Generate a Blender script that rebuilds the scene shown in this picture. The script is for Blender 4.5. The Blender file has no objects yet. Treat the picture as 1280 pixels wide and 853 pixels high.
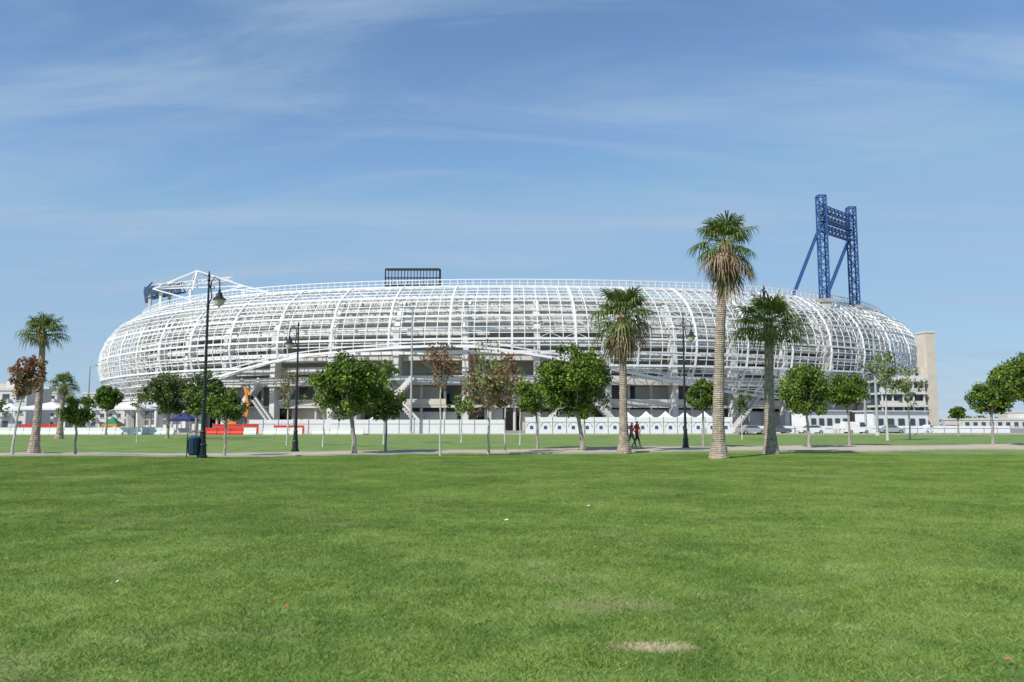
import bpy, math, random
from math import sin, cos, pi, radians, sqrt, atan2
from mathutils import Vector, Matrix, noise
R = random.Random(7)
scene = bpy.context.scene
scene.view_settings.view_transform = 'Standard'
try: scene.view_settings.look = 'None'
except: pass
scene.view_settings.exposure = 0

# ------------------------------------------------------------------ materials
def mat(name, col, rough=0.7, metal=0.0, var=0.0, vscale=1.0, col2=None, bump=0.0, bscale=20.0, spec=0.3):
    m = bpy.data.materials.new(name); m.use_nodes = True
    nt = m.node_tree; b = nt.nodes['Principled BSDF']
    b.inputs['Base Color'].default_value = (*col, 1); b.inputs['Roughness'].default_value = rough
    b.inputs['Metallic'].default_value = metal
    b.inputs['Specular IOR Level'].default_value = spec
    geo = nt.nodes.new('ShaderNodeNewGeometry')
    if var > 0 or col2:
        n = nt.nodes.new('ShaderNodeTexNoise'); n.inputs['Scale'].default_value = vscale
        n.inputs['Detail'].default_value = 6; n.inputs['Roughness'].default_value = 0.65
        nt.links.new(geo.outputs['Position'], n.inputs['Vector'])
        r = nt.nodes.new('ShaderNodeValToRGB')
        r.color_ramp.elements[0].position = .32; r.color_ramp.elements[1].position = .68
        c2 = col2 if col2 else tuple(min(1, c*(1+var)) for c in col)
        c1 = col if col2 else tuple(c*(1-var) for c in col)
        r.color_ramp.elements[0].color = (*c1, 1); r.color_ramp.elements[1].color = (*c2, 1)
        nt.links.new(n.outputs['Fac'], r.inputs['Fac']); nt.links.new(r.outputs['Color'], b.inputs['Base Color'])
    if bump > 0:
        n2 = nt.nodes.new('ShaderNodeTexNoise'); n2.inputs['Scale'].default_value = bscale; n2.inputs['Detail'].default_value = 5
        nt.links.new(geo.outputs['Position'], n2.inputs['Vector'])
        bp = nt.nodes.new('ShaderNodeBump'); bp.inputs['Strength'].default_value = bump; bp.inputs['Distance'].default_value = .05
        nt.links.new(n2.outputs['Fac'], bp.inputs['Height']); nt.links.new(bp.outputs['Normal'], b.inputs['Normal'])
    return m

def leafmat(name, cols, trans=0.25):
    m = bpy.data.materials.new(name); m.use_nodes = True
    nt = m.node_tree; b = nt.nodes['Principled BSDF']; out = nt.nodes['Material Output']
    b.inputs['Roughness'].default_value = .5; b.inputs['Specular IOR Level'].default_value = .3
    geo = nt.nodes.new('ShaderNodeNewGeometry'); r = nt.nodes.new('ShaderNodeValToRGB')
    els = r.color_ramp.elements
    for i, c in enumerate(cols):
        p = i/(len(cols)-1)
        if i == 0: e = els[0]
        elif i == len(cols)-1: e = els[-1]
        else: e = els.new(p)
        e.position = p; e.color = (*c, 1)
    nt.links.new(geo.outputs['Random Per Island'], r.inputs['Fac'])
    nt.links.new(r.outputs['Color'], b.inputs['Base Color'])
    t = nt.nodes.new('ShaderNodeBsdfTranslucent'); nt.links.new(r.outputs['Color'], t.inputs['Color'])
    mx = nt.nodes.new('ShaderNodeMixShader'); mx.inputs['Fac'].default_value = trans
    nt.links.new(b.outputs[0], mx.inputs[1]); nt.links.new(t.outputs[0], mx.inputs[2])
    nt.links.new(mx.outputs[0], out.inputs['Surface'])
    return m

STEEL = mat('white_steel', (.75, .75, .74), .45, var=.05, vscale=.15)
CONC = mat('pale_concrete', (.52, .50, .46), .85, var=.12, vscale=.25, bump=.2, bscale=3)
CONCW = mat('white_concrete', (.60, .585, .55), .8, var=.10, vscale=.2)
CONCG = mat('grey_concrete', (.36, .35, .33), .85, var=.2, vscale=.2)
BEIGE = mat('beige_render', (.56, .50, .41), .85, var=.1, vscale=.5)
DARK = mat('dark_opening', (.035, .04, .05), .4)
GLASSD = mat('window_glass', (.05, .07, .09), .12, spec=.6)
BLUE = mat('blue_paint', (.035, .10, .27), .45, var=.15, vscale=.8)
NAVY = mat('navy_steel', (.07, .11, .20), .5)
IRON = mat('dark_iron', (.022, .028, .028), .4, var=.2, vscale=6)
LAMPG = mat('lantern_glass', (.62, .60, .52), .2)
GALV = mat('galvanised', (.42, .43, .44), .45, metal=.3)
BARK = mat('ficus_bark', (.24, .21, .18), .9, col2=(.42, .39, .35), vscale=9, bump=.6, bscale=30)
PALE = mat('pale_bark', (.40, .38, .33), .9, col2=(.6, .57, .52), vscale=12, bump=.4, bscale=30)
DEAD = leafmat('dead_frond', [(.22, .145, .08), (.38, .27, .17), (.16, .10, .06), (.46, .35, .23)], .12)
FIC = leafmat('ficus_leaf', [(.035, .072, .010), (.065, .125, .016), (.12, .20, .026), (.20, .29, .045)], .3)
FIC2 = leafmat('ficus_leaf_light', [(.06, .11, .012), (.14, .22, .022), (.22, .32, .038), (.31, .40, .065)], .3)
OLV = leafmat('olive_leaf', [(.045, .07, .025), (.09, .13, .04), (.16, .19, .07)])
AUT = leafmat('autumn_leaf', [(.12, .10, .03), (.24, .13, .06), (.34, .17, .09), (.17, .18, .05), (.40, .21, .13)])
BRN = leafmat('brown_leaf', [(.26, .11, .06), (.38, .17, .09), (.18, .10, .05), (.42, .23, .14)])
LTG = leafmat('light_leaf', [(.12, .17, .04), (.22, .28, .08), (.28, .31, .12)])
PLM = leafmat('palm_frond', [(.055, .10, .02), (.11, .17, .035), (.17, .23, .06), (.25, .27, .10)], .25)
RED = mat('red_plastic', (.62, .045, .03), .5, var=.1)
WHT = mat('white_paint', (.74, .74, .73), .5, var=.04)
ORG = mat('orange_paint', (.72, .26, .03), .45)
TENTG = mat('green_canvas', (.03, .18, .10), .8)
TENTN = mat('navy_canvas', (.03, .04, .12), .8)
RUB = mat('rubber', (.02, .02, .02), .8)
BINC = mat('bin_plastic', (.02, .07, .13), .5)
TAIL = mat('tail_lamp', (.5, .02, .02), .3)
PATHM = mat('path_paving', (.45, .385, .295), .9, var=.12, vscale=1.2, bump=.3, bscale=30)
KERB = mat('kerb_stone', (.47, .43, .36), .85, var=.12, vscale=2)
PLAZA = mat('plaza_asphalt', (.24, .235, .225), .9, var=.25, vscale=.12, bump=.2)

def palm_bark():
    m = mat('palm_bark', (.22, .175, .135), .95, col2=(.46, .39, .31), vscale=5, bump=.5, bscale=18)
    nt = m.node_tree; b = nt.nodes['Principled BSDF']; geo = nt.nodes.new('ShaderNodeNewGeometry')
    w = nt.nodes.new('ShaderNodeTexWave'); w.bands_direction = 'Z'; w.inputs['Scale'].default_value = 3.2
    w.inputs['Distortion'].default_value = 5; w.inputs['Detail'].default_value = 3
    nt.links.new(geo.outputs['Position'], w.inputs['Vector'])
    bp = nt.nodes.new('ShaderNodeBump'); bp.inputs['Strength'].default_value = .6; bp.inputs['Distance'].default_value = .05
    nt.links.new(w.outputs['Fac'], bp.inputs['Height']); nt.links.new(bp.outputs['Normal'], b.inputs['Normal'])
    return m
PBARK = palm_bark()

# grass colour shared by soil sheet and blades (large-scale patchiness in world position)
def grassmat(name, dark, mid, light, dry, blade):
    m = bpy.data.materials.new(name); m.use_nodes = True
    nt = m.node_tree; b = nt.nodes['Principled BSDF']; L = nt.links.new; N = nt.nodes.new
    b.inputs['Roughness'].default_value = .6; b.inputs['Specular IOR Level'].default_value = .2
    geo = N('ShaderNodeNewGeometry')
    def nz(s, d=5, r=.6, off=0):
        n = N('ShaderNodeTexNoise'); n.inputs['Scale'].default_value = s; n.inputs['Detail'].default_value = d
        n.inputs['Roughness'].default_value = r
        if off:
            va = N('ShaderNodeVectorMath'); va.operation = 'ADD'; va.inputs[1].default_value = (off, off*.7, 0)
            L(geo.outputs['Position'], va.inputs[0]); L(va.outputs[0], n.inputs['Vector'])
        else: L(geo.outputs['Position'], n.inputs['Vector'])
        return n
    n1 = nz(.35, 7, .72); n2 = nz(3.2, 6, .75)
    add = N('ShaderNodeMath'); add.operation = 'MULTIPLY_ADD'; L(n2.outputs['Fac'], add.inputs[0]); add.inputs[1].default_value = .55
    L(n1.outputs['Fac'], add.inputs[2])
    if blade:
        a2 = N('ShaderNodeMath'); a2.operation = 'MULTIPLY_ADD'; L(geo.outputs['Random Per Island'], a2.inputs[0])
        a2.inputs[1].default_value = .36; L(add.outputs[0], a2.inputs[2])
        a3 = N('ShaderNodeMath'); a3.operation = 'SUBTRACT'; L(a2.outputs[0], a3.inputs[0]); a3.inputs[1].default_value = .20; src = a3
    else:
        n3 = nz(34, 4, .8)
        a2 = N('ShaderNodeMath'); a2.operation = 'MULTIPLY_ADD'; L(n3.outputs['Fac'], a2.inputs[0])
        a2.inputs[1].default_value = .6; L(add.outputs[0], a2.inputs[2])
        a3 = N('ShaderNodeMath'); a3.operation = 'SUBTRACT'; L(a2.outputs[0], a3.inputs[0]); a3.inputs[1].default_value = .32; src = a3
    r = N('ShaderNodeValToRGB'); e = r.color_ramp.elements
    e[0].position = .56; e[0].color = (*dark, 1); e[1].position = .96; e[1].color = (*light, 1)
    x = e.new(.74); x.color = (*mid, 1)
    L(src.outputs[0], r.inputs['Fac'])
    # thin yellowed areas, broad and faint
    ny = nz(.55, 8, .75, 37); my = N('ShaderNodeMapRange'); my.inputs['From Min'].default_value = .54; my.inputs['From Max'].default_value = .72; my.inputs['To Max'].default_value = .30
    L(ny.outputs['Fac'], my.inputs['Value'])
    sep = N('ShaderNodeSeparateXYZ'); L(geo.outputs['Position'], sep.inputs[0])
    prev = my
    for (cx, cy, rx, ry, k) in [(.97, 5.75, .36, .15, 1.0), (.85, 7.1, .6, .4, .3), (9.4, 25, 1.6, .5, .45), (-13, 24, 1.8, .5, .35), (-4.2, 9, .5, .5, .2)]:
        def ax(o, c, rr):
            s = N('ShaderNodeMath'); s.operation = 'SUBTRACT'; L(sep.outputs[o], s.inputs[0]); s.inputs[1].default_value = c
            d = N('ShaderNodeMath'); d.operation = 'DIVIDE'; L(s.outputs[0], d.inputs[0]); d.inputs[1].default_value = rr
            p = N('ShaderNodeMath'); p.operation = 'MULTIPLY'; L(d.outputs[0], p.inputs[0]); L(d.outputs[0], p.inputs[1]); return p
        p = ax('X', cx, rx); q = ax('Y', cy, ry)
        s = N('ShaderNodeMath'); s.operation = 'ADD'; L(p.outputs[0], s.inputs[0]); L(q.outputs[0], s.inputs[1])
        nn = nz(7, 4, .7)
        s2 = N('ShaderNodeMath'); s2.operation = 'MULTIPLY_ADD'; L(nn.outputs['Fac'], s2.inputs[0]); s2.inputs[1].default_value = 1.6; L(s.outputs[0], s2.inputs[2])
        mr = N('ShaderNodeMapRange'); mr.inputs['From Min'].default_value = 1.9; mr.inputs['From Max'].default_value = .8
        mr.inputs['To Min'].default_value = 0; mr.inputs['To Max'].default_value = k; L(s2.outputs[0], mr.inputs['Value'])
        mm = N('ShaderNodeMath'); mm.operation = 'MAXIMUM'; L(prev.outputs[0], mm.inputs[0]); L(mr.outputs[0], mm.inputs[1]); prev = mm
    mix = N('ShaderNodeMix'); mix.data_type = 'RGBA'; L(prev.outputs[0], mix.inputs[0]); L(r.outputs['Color'], mix.inputs[6]); mix.inputs[7].default_value = (*dry, 1)
    L(mix.outputs[2], b.inputs['Base Color'])
    if blade:
        out = nt.nodes['Material Output']; t = N('ShaderNodeBsdfTranslucent'); L(mix.outputs[2], t.inputs['Color'])
        mx = N('ShaderNodeMixShader'); mx.inputs['Fac'].default_value = .35; L(b.outputs[0], mx.inputs[1]); L(t.outputs[0], mx.inputs[2]); L(mx.outputs[0], out.inputs['Surface'])
    else:
        n4 = nz(28, 5, .8); bp = N('ShaderNodeBump'); bp.inputs['Strength'].default_value = .5; bp.inputs['Distance'].default_value = .03
        L(n4.outputs['Fac'], bp.inputs['Height']); L(bp.outputs['Normal'], b.inputs['Normal'])
    return m
LAWN = grassmat('lawn_soil', (.090, .145, .028), (.150, .225, .042), (.225, .30, .07), (.42, .36, .22), False)
BLADE = grassmat('grass_blade', (.125, .215, .042), (.215, .325, .068), (.335, .44, .115), (.58, .50, .32), True)

# ------------------------------------------------------------------ mesh builder
class MB:
    def __init__(s): s.v = []; s.f = []; s.m = []; s.mats = []
    def mi(s, m):
        if m not in s.mats: s.mats.append(m)
        return s.mats.index(m)
    def add(s, vs, fs, m):
        o = len(s.v); i = s.mi(m); s.v.extend([tuple(v) for v in vs])
        for f in fs: s.f.append(tuple(a+o for a in f)); s.m.append(i)
    def obj(s, name, parent=None, smooth=False, loc=None):
        me = bpy.data.meshes.new(name); me.from_pydata(s.v, [], s.f); me.update()
        for m in s.mats: me.materials.append(m)
        me.polygons.foreach_set('material_index', s.m)
        if smooth: me.polygons.foreach_set('use_smooth', [True]*len(s.f))
        o = bpy.data.objects.new(name, me); scene.collection.objects.link(o)
        if parent: o.parent = parent
        if loc: o.location = loc
        return o
    def bar(s, p, q, w, m, h=None):
        p = Vector(p); q = Vector(q); d = q-p
        if d.length < 1e-5: return
        d.normalize(); up = Vector((0, 0, 1)) if abs(d.z) < .9 else Vector((0, 1, 0))
        a = d.cross(up).normalized()*w*.5; b = d.cross(a).normalized()*(h or w)*.5
        vs = [p-a-b, p+a-b, p+a+b, p-a+b, q-a-b, q+a-b, q+a+b, q-a+b]
        s.add(vs, [(0, 1, 5, 4), (1, 2, 6, 5), (2, 3, 7, 6), (3, 0, 4, 7), (3, 2, 1, 0), (4, 5, 6, 7)], m)
    def box(s, c, sz, m, rz=0):
        cx, cy, cz = c; x, y, z = sz[0]/2, sz[1]/2, sz[2]/2; vs = []
        for k in (-z, z):
            for (i, j) in ((-x, -y), (x, -y), (x, y), (-x, y)):
                vs.append((cx+i*cos(rz)-j*sin(rz), cy+i*sin(rz)+j*cos(rz), cz+k))
        s.add(vs, [(3, 2, 1, 0), (4, 5, 6, 7), (0, 1, 5, 4), (1, 2, 6, 5), (2, 3, 7, 6), (3, 0, 4, 7)], m)
    def tube(s, pts, rad, seg, m, jit=0, cap=True):
        pts = [Vector(p) for p in pts]; vs = []; fs = []; n = len(pts)
        for i, p in enumerate(pts):
            d = (pts[min(i+1, n-1)]-pts[max(i-1, 0)]).normalized()
            up = Vector((1, 0, 0)) if abs(d.x) < .9 else Vector((0, 1, 0))
            a = d.cross(up).normalized(); b = d.cross(a).normalized()
            for k in range(seg):
                t = 2*pi*k/seg; r = rad[i]*(1+(R.random()-.5)*jit); vs.append(p+a*cos(t)*r+b*sin(t)*r)
        for i in range(n-1):
            for k in range(seg):
                k2 = (k+1) % seg; fs.append((i*seg+k, i*seg+k2, (i+1)*seg+k2, (i+1)*seg+k))
        if cap: fs.append(tuple(range(seg-1, -1, -1))); fs.append(tuple((n-1)*seg+k for k in range(seg)))
        s.add(vs, fs, m)
    def lathe(s, prof, c, seg, m):
        s.tube([(c[0], c[1], c[2]+z) for r, z in prof], [r for r, z in prof], seg, m)

def empty(name, loc=(0, 0, 0)):
    e = bpy.data.objects.new(name, None); scene.collection.objects.link(e); e.location = loc; return e

def ss(a, b, x):
    t = max(0, min(1, (x-a)/(b-a))); return t*t*(3-2*t)
def gz(x, y):
    k = 1-ss(60, 90, y)
    z = k*(.07*sin(x*.11+1)*sin(y*.13+.5)+.04*sin(x*.31+y*.22))
    z += .10*math.exp(-((y-33)/7)**2)*(1-ss(5, 25, x))
    z += .025*noise.noise(Vector((x*.5, y*.5, 0)))*k
    return z

# ------------------------------------------------------------------ ground
mb = MB()
def axis(lo, hi, near, step):
    a = []; v = 0
    while v < hi:
        a.append(v); v += step if v < near else max(step, (v-near)*.25+step)
    a.append(hi); b = []; v = -step
    while v > lo:
        b.append(v); v -= step if -v < near else max(step, (-v-near)*.25+step)
    b.append(lo); return sorted(b)+a
xs = axis(-4000, 4000, 60, .8); ys = axis(-600, 5000, 100, .8)
vs = [(x, y, gz(x, y)) for y in ys for x in xs]; nx = len(xs)
fs = [(j*nx+i, j*nx+i+1, (j+1)*nx+i+1, (j+1)*nx+i) for j in range(len(ys)-1) for i in range(nx-1)]
mb.add(vs, fs, LAWN); mb.obj('lawn_ground', smooth=True)

# footpath following the ground with raised kerbs
def py(x): return 47+.3*x+.8*sin(x*.06)
mb = MB(); N0 = 300; X0 = -90; X1 = 110
rows = []
for i in range(N0+1):
    x = X0+(X1-X0)*i/N0; w = 2.6+2.2*ss(0, 25, x); rows.append((x, py(x), w))
vs = []; K = 8
for (x, y, w) in rows:
    for k in range(K+1):
        yy = y+w*(-1+2*k/K); vs.append((x, yy, gz(x, yy)+.05))
fs = [(i*(K+1)+k, (i+1)*(K+1)+k, (i+1)*(K+1)+k+1, i*(K+1)+k+1) for i in range(N0) for k in range(K)]
mb.add(vs, fs, PATHM)
for sd in (-1, 1):
    vs = []
    for (x, y, w) in rows:
        y0 = y+sd*w; y1 = y+sd*(w+.14); g = gz(x, y0)
        vs += [(x, y0, g-.05), (x, y0, g+.09), (x, y1, g+.09), (x, y1, g-.05)]
    fs = [(i*4+k, (i+1)*4+k, (i+1)*4+k+1, i*4+k+1) for i in range(N0) for k in range(3)]
    mb.add(vs, fs, KERB)
mb.obj('footpath')
mb = MB(); mb.add([(-600, 126, .02), (600, 126, .02), (600, 900, .02), (-600, 900, .02)], [(0, 1, 2, 3)], PLAZA)
mb.bar((-600, 125.9, .07), (600, 125.9, .07), .2, KERB, .16)
mb.obj('stadium_forecourt_pavement')

# grass blades : one patch instanced over the near lawn
pb = MB()
for i in range(2600):
    x = R.uniform(-.62, .62); y = R.uniform(-.62, .62); a = R.uniform(0, 2*pi); h = R.uniform(.016, .042); w = R.uniform(.0022, .0044)
    lx, ly = R.gauss(0, .35)*h, R.gauss(0, .35)*h
    pb.add([(x-cos(a)*w, y-sin(a)*w, 0), (x+cos(a)*w, y+sin(a)*w, 0), (x+lx+cos(a)*w*.6, y+ly+sin(a)*w*.6, h*.6), (x+lx*2.2, y+ly*2.2, h)], [(0, 1, 2), (0, 2, 3)], BLADE)
patch = pb.obj('grass_blades')
ib = MB(); y = 2.6
while y < 44:
    hw = .68*y+2.5; x = -hw
    while x < hw:
        px_, py_ = x+R.uniform(-.15, .15), y+R.uniform(-.15, .15)
        if py_ < py(px_)-3.2-2.2*ss(0, 25, px_):
            a = R.uniform(0, 2*pi); vs = []
            for k in range(4):
                t = a+k*pi/2; qx, qy = px_+.3*cos(t), py_+.3*sin(t); vs.append((qx, qy, gz(qx, qy)-.003))
            ib.add(vs, [(0, 1, 2, 3)], LAWN)
        x += .85
    y += .85
inst = ib.obj('lawn_grass'); inst.instance_type = 'FACES'; inst.show_instancer_for_render = False; inst.show_instancer_for_viewport = False
patch.parent = inst

# ------------------------------------------------------------------ vegetation
def leaf(mb, p, s, m, o=None):
    d = Vector((R.gauss(0, 1), R.gauss(0, 1), R.gauss(0, 1)+.3))
    if o is not None: d += o*1.1
    d.normalize()
    u = d.orthogonal().normalized(); a = R.uniform(0, pi*2); v = d.cross(u); u2 = u*cos(a)+v*sin(a); v2 = d.cross(u2)
    p = Vector(p)
    mb.add([p-u2*s*.6, p+v2*s*.36+d*s*.08, p+u2*s*.6, p-v2*s*.36+d*s*.08], [(0, 1, 2, 3)], m)

def tree(name, x, y, cz, rx, rz, mats, nclump=46, per=80, ls=.16, trunk=.11, lean=0, bark=BARK, sparse=False, flat=.72, cr=.27):
    mb = MB(); g = gz(x, y)-.05
    th = max(.8, cz-rz*(.7 if not sparse else .5)); cx = x+lean
    n = 7; pts = []; rad = []
    for i in range(n):
        t = i/(n-1); pts.append((x+lean*.8*t*t+R.uniform(-.03, .03)*(i > 0), y+R.uniform(-.04, .04)*(i > 0), g+th*t)); rad.append(trunk*(1.35 if i == 0 else 1-.35*t))
    mb.tube(pts, rad, 8, bark, .12)
    top = Vector(pts[-1]); cl = []
    off = Vector((R.uniform(0, 99), R.uniform(0, 99), R.uniform(0, 99)))
    if not sparse: nclump = int(nclump*1.45)
    for i in range(nclump):
        d = Vector((R.gauss(0, 1), R.gauss(0, 1), R.gauss(0, 1))).normalized()
        rr = R.random()**(.34 if not sparse else .6)*(.86+.24*noise.noise(d*1.9+off))
        z = d.z*rr*rz
        if z < -flat*rz: z = -flat*rz*R.uniform(.8, 1)
        cl.append((Vector((cx+d.x*rr*rx, y+d.y*rr*rx, g+cz+z)), d))
    for i, (c, dd) in enumerate(cl):
        if i % (5 if not sparse else 1) == 0:
            mid = top.lerp(c, .5)+Vector((R.uniform(-.1, .1), R.uniform(-.1, .1), -.06*rz if not sparse else .05))
            r0 = trunk*(.45 if not sparse else .28)
            mb.tube([top-Vector((0, 0, R.uniform(0, .5)*min(1, th*.3))), mid, c], [r0, r0*.6, r0*.2], 5, bark, 0, False)
        rc = cr*(rx+rz)*.5*R.uniform(.6, 1.2)
        mm = mats[0] if R.random() < .6 else mats[-1]
        for k in range(int(per*R.uniform(.7, 1.3))):
            d = Vector((R.gauss(0, 1), R.gauss(0, 1), R.gauss(0, 1)*.8)).normalized()
            leaf(mb, c+d*rc*R.random()**.45, ls*R.uniform(.6, 1.35), mm if R.random() < .8 else mats[0], None if sparse else d)
    return mb.obj(name)

F = [FIC, FIC2]
tree('ficus_tree', -21.1, 39, 2.2, 1.0, .78, F, 40, 60, .12, .07)
tree('ficus_tree', -14.6, 41, 2.62, 1.05, .98, F, 44, 65, .12, .08)
tree('ficus_tree', -8.4, 43, 3.65, 2.2, 1.85, F, 75, 110, .16, .14, lean=-.4)
tree('ficus_tree', -7.2, 46, 2.85, 1.25, 1.2, F, 46, 70, .13, .08)
tree('ficus_tree', 1.65, 52, 3.4, 1.3, 1.25, F, 46, 70, .14, .09, lean=-.15)
tree('ficus_tree', 4.2, 48, 4.25, 2.3, 2.2, F, 85, 110, .17, .14, lean=-.5)
tree('ficus_tree', 13.8, 58, 3.75, 1.25, 1.2, F, 44, 70, .15, .1)
tree('ficus_tree', 20.3, 55, 4.05, 1.85, 2.0, F, 64, 95, .16, .12, lean=-.2)
tree('ficus_tree', 26.4, 63, 4.3, 1.7, 1.5, F, 55, 80, .17, .12, lean=-.1)
tree('ficus_tree', 39.4, 66, 3.8, 1.8, 1.55, F, 55, 85, .18, .13)
tree('ficus_tree', 37.9, 59, 5.05, 2.5, 2.1, F, 80, 100, .19, .14)
tree('ficus_tree', 61, 110, 3.2, 1.1, 1.0, [FIC, FIC], 30, 50, .24, .12)
tree('ficus_tree', -60.5, 120, 5.5, 1.9, 2.1, [FIC, FIC], 45, 60, .3, .18)
tree('ficus_tree', 9.0, 100, 3.4, 1.5, 1.2, F, 35, 60, .25, .12)
tree('olive_tree', -38.5, 90, 5.1, 3.0, 2.5, [OLV, FIC], 60, 75, .27, .2)
tree('olive_tree', -35.2, 92, 5.3, 2.7, 2.3, [OLV, FIC], 50, 75, .27, .2)
tree('olive_tree', -33.0, 84, 4.2, 1.8, 1.9, [OLV, FIC2], 35, 70, .24, .16)
S = dict(sparse=True, bark=PALE, flat=1, cr=.22)
tree('young_tree', 37.3, 80, 6.7, 2.5, 2.6, [LTG, OLV], 60, 24, .22, .12, **S)
tree('young_tree', 41.5, 84, 5.6, 2.0, 2.2, [LTG, OLV], 45, 20, .22, .10, **S)
tree('autumn_tree', -3.55, 40, 4.6, 1.05, 1.75, [AUT, BRN], 46, 22, .13, .05, **S)
tree('autumn_tree', -1.25, 43, 3.9, 1.6, 2.3, [AUT, LTG], 84, 30, .15, .065, **S)
tree('autumn_tree', -.4, 46, 4.0, 1.1, 2.0, [AUT, BRN], 46, 22, .15, .06, **S)
tree('young_tree', -17.3, 62, 4.6, 1.5, 2.1, [AUT, LTG], 40, 15, .17, .07, **S)
tree('young_tree', -13.6, 58, 3.6, 1.1, 1.7, [LTG, OLV], 30, 14, .16, .06, **S)
tree('young_tree', .6, 60, 4.2, 1.1, 1.8, [LTG, FIC2], 34, 24, .17, .06, **S)
tree('young_tree', -10.5, 66, 5.8, 1.6, 1.5, [FIC2, LTG], 34, 34, .2, .08, **S)
tree('young_tree', -4.4, 70, 3.2, 1.2, 1.2, [FIC2, LTG], 30, 34, .2, .07, **S)
tree('young_tree', 24.0, 84, 4.0, 1.2, 1.6, [OLV, LTG], 30, 24, .2, .07, **S)
tree('young_tree', -64, 100, 3.9, 1.3, 1.6, [OLV, LTG], 30, 20, .22, .08, **S)
tree('young_tree', -33.5, 72, 3.8, .9, 1.4, [LTG, AUT], 24, 14, .17, .06, **S)
tree('autumn_tree', -22.9, 37, 3.75, .9, 1.3, [BRN, AUT], 54, 38, .13, .06, lean=.45, **S)

def palm(x, y, zt, fl, lean=0, tr=.2, skirt=1.0, nf=46, base=1.9, deadn=30, dl=.42):
    mb = MB(); g = gz(x, y)-.05; n = 26; pts = []; rad = []
    for i in range(n):
        t = i/(n-1); pts.append((x+lean*(t**1.6), y+.15*sin(t*3), g+zt*t))
        rad.append(tr*(1+(base-1)*math.exp(-t*zt/.7))*(1-.22*t)*(1+.035*((i % 2)*2-1)))
    mb.tube(pts, rad, 12, PBARK, .08)
    top = Vector(pts[-1])
    mb.tube([top-Vector((0, 0, skirt*.5)), top-Vector((0, 0, .1)), top+Vector((0, 0, .25))], [tr*.95, tr*1.3, tr*.5], 10, DEAD, .35)
    def frond(az, el, m, L1, L2, droop, nb=17, spread=100):
        d = Vector((cos(az)*cos(el), sin(az)*cos(el), sin(el)))
        s = d.cross(Vector((0, 0, 1))); s = s.normalized() if s.length > .05 else Vector((1, 0, 0)); nrm = s.cross(d)
        p0 = top+Vector((0, 0, R.uniform(-.1, .2))); hub = p0+d*L1-Vector((0, 0, droop*.12))
        mb.bar(p0, hub, .03, m)
        for k in range(nb):
            a = radians(-spread+2*spread*k/(nb-1))+R.uniform(-.05, .05)
            fd = (d*cos(a)+s*sin(a)).normalized(); l = L2*(.72+.28*cos(a))*R.uniform(.85, 1.1); w = .034*L2/.9
            q = fd.cross(nrm).normalized()*w
            fold = nrm*.12*abs(sin(a))*l
            a1 = hub+fd*l*.45+fold; a2 = hub+fd*l*.8+fold-Vector((0, 0, droop*.18*l)); a3 = hub+fd*l*.98-Vector((0, 0, droop*.55*l))
            mb.add([hub-q*.3, hub+q*.3, a1+q, a1-q, a2+q*.7, a2-q*.7, a3], [(0, 1, 2, 3), (3, 2, 4, 5), (5, 4, 6)], m)
    for i in range(nf):
        az = i*2.399+R.uniform(-.3, .3); u = (i+.5)/nf
        el = radians(80-100*u**.85)+R.uniform(-.2, .2)
        frond(az, el, PLM, fl*.5*R.uniform(.75, 1.25), fl*.52*R.uniform(.8, 1.2), .5+.7*u+R.uniform(-.1, .3))
    for i in range(deadn):
        az = R.uniform(0, 2*pi); el = radians(R.uniform(-84, -25)); t = R.uniform(0, 1)
        sv = top.copy(); top.z -= skirt*.5*t*R.random()
        frond(az, el, DEAD if R.random() < .8 else PLM, skirt*dl*.9*R.uniform(.5, 1.3), skirt*dl*R.uniform(.6, 1.2), 1.2, 11, 60)
        top.z = sv.z
    return mb.obj('palm_tree')
palm(-24.3, 41, 6.2, 1.35, .1, .18, .8, 32, deadn=16)
palm(-50.6, 90, 6.0, 1.9, .2, .28, 1.2, 30, deadn=22)
palm(6.25, 45, 7.8, 2.15, .05, .24, 2.5, 38, deadn=34)
palm(10.0, 39, 10.6, 1.75, .6, .28, 2.3, 34, base=1.9, deadn=32)
palm(13.8, 43, 6.9, 2.2, .15, .29, 1.0, 38, base=1.7, deadn=14)

# ------------------------------------------------------------------ street lamps
def lamp(x, y, sides, H=8.1, rz=0):
    mb = MB(); g = gz(x, y)
    mb.lathe([(.24, -.1), (.24, .12), (.19, .16), (.17, .55), (.20, .6), (.15, .68), (.12, 1.15), (.15, 1.2), (.10, 1.28), (.085, 2.6), (.11, 2.66), (.075, 2.74), (.055, H-1.3), (.085, H-1.25), (.05, H-1.15), (.045, H-.1), (.08, H-.02), (.035, H+.08), (.06, H+.2), (.01, H+.42)], (x, y, g), 12, IRON)
    for sd in sides:
        def P(a, z): return (x+sd*a*cos(rz), y+sd*a*sin(rz), g+z)
        pts = [P(.03, H-1.15), P(.16, H-.85), P(.10, H-.45), P(.12, H-.08), P(.28, H+.12), P(.46, H+.02), P(.52, H-.25), P(.52, H-.5)]
        mb.tube(pts, [.03]*len(pts), 6, IRON)
        sc = [P(.2+.16*(1-k/9)*cos(k*.75+2.4), H-.35+.16*(1-k/9)*sin(k*.75+2.4)) for k in range(9)]
        mb.tube(sc, [.02]*9, 5, IRON)
        c = P(.52, H-1.42)
        mb.lathe([(.03, .95), (.07, .9), (.05, .84), (.13, .76), (.17, .60), (.30, .50), (.33, .46)], c, 14, IRON)
        mb.lathe([(.27, .46), (.25, .36), (.18, .22), (.05, .15)], c, 14, LAMPG)
        mb.lathe([(.05, .16), (.03, .12), (.01, .06)], c, 8, IRON)
    return mb.obj('street_lamp', smooth=False)
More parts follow.
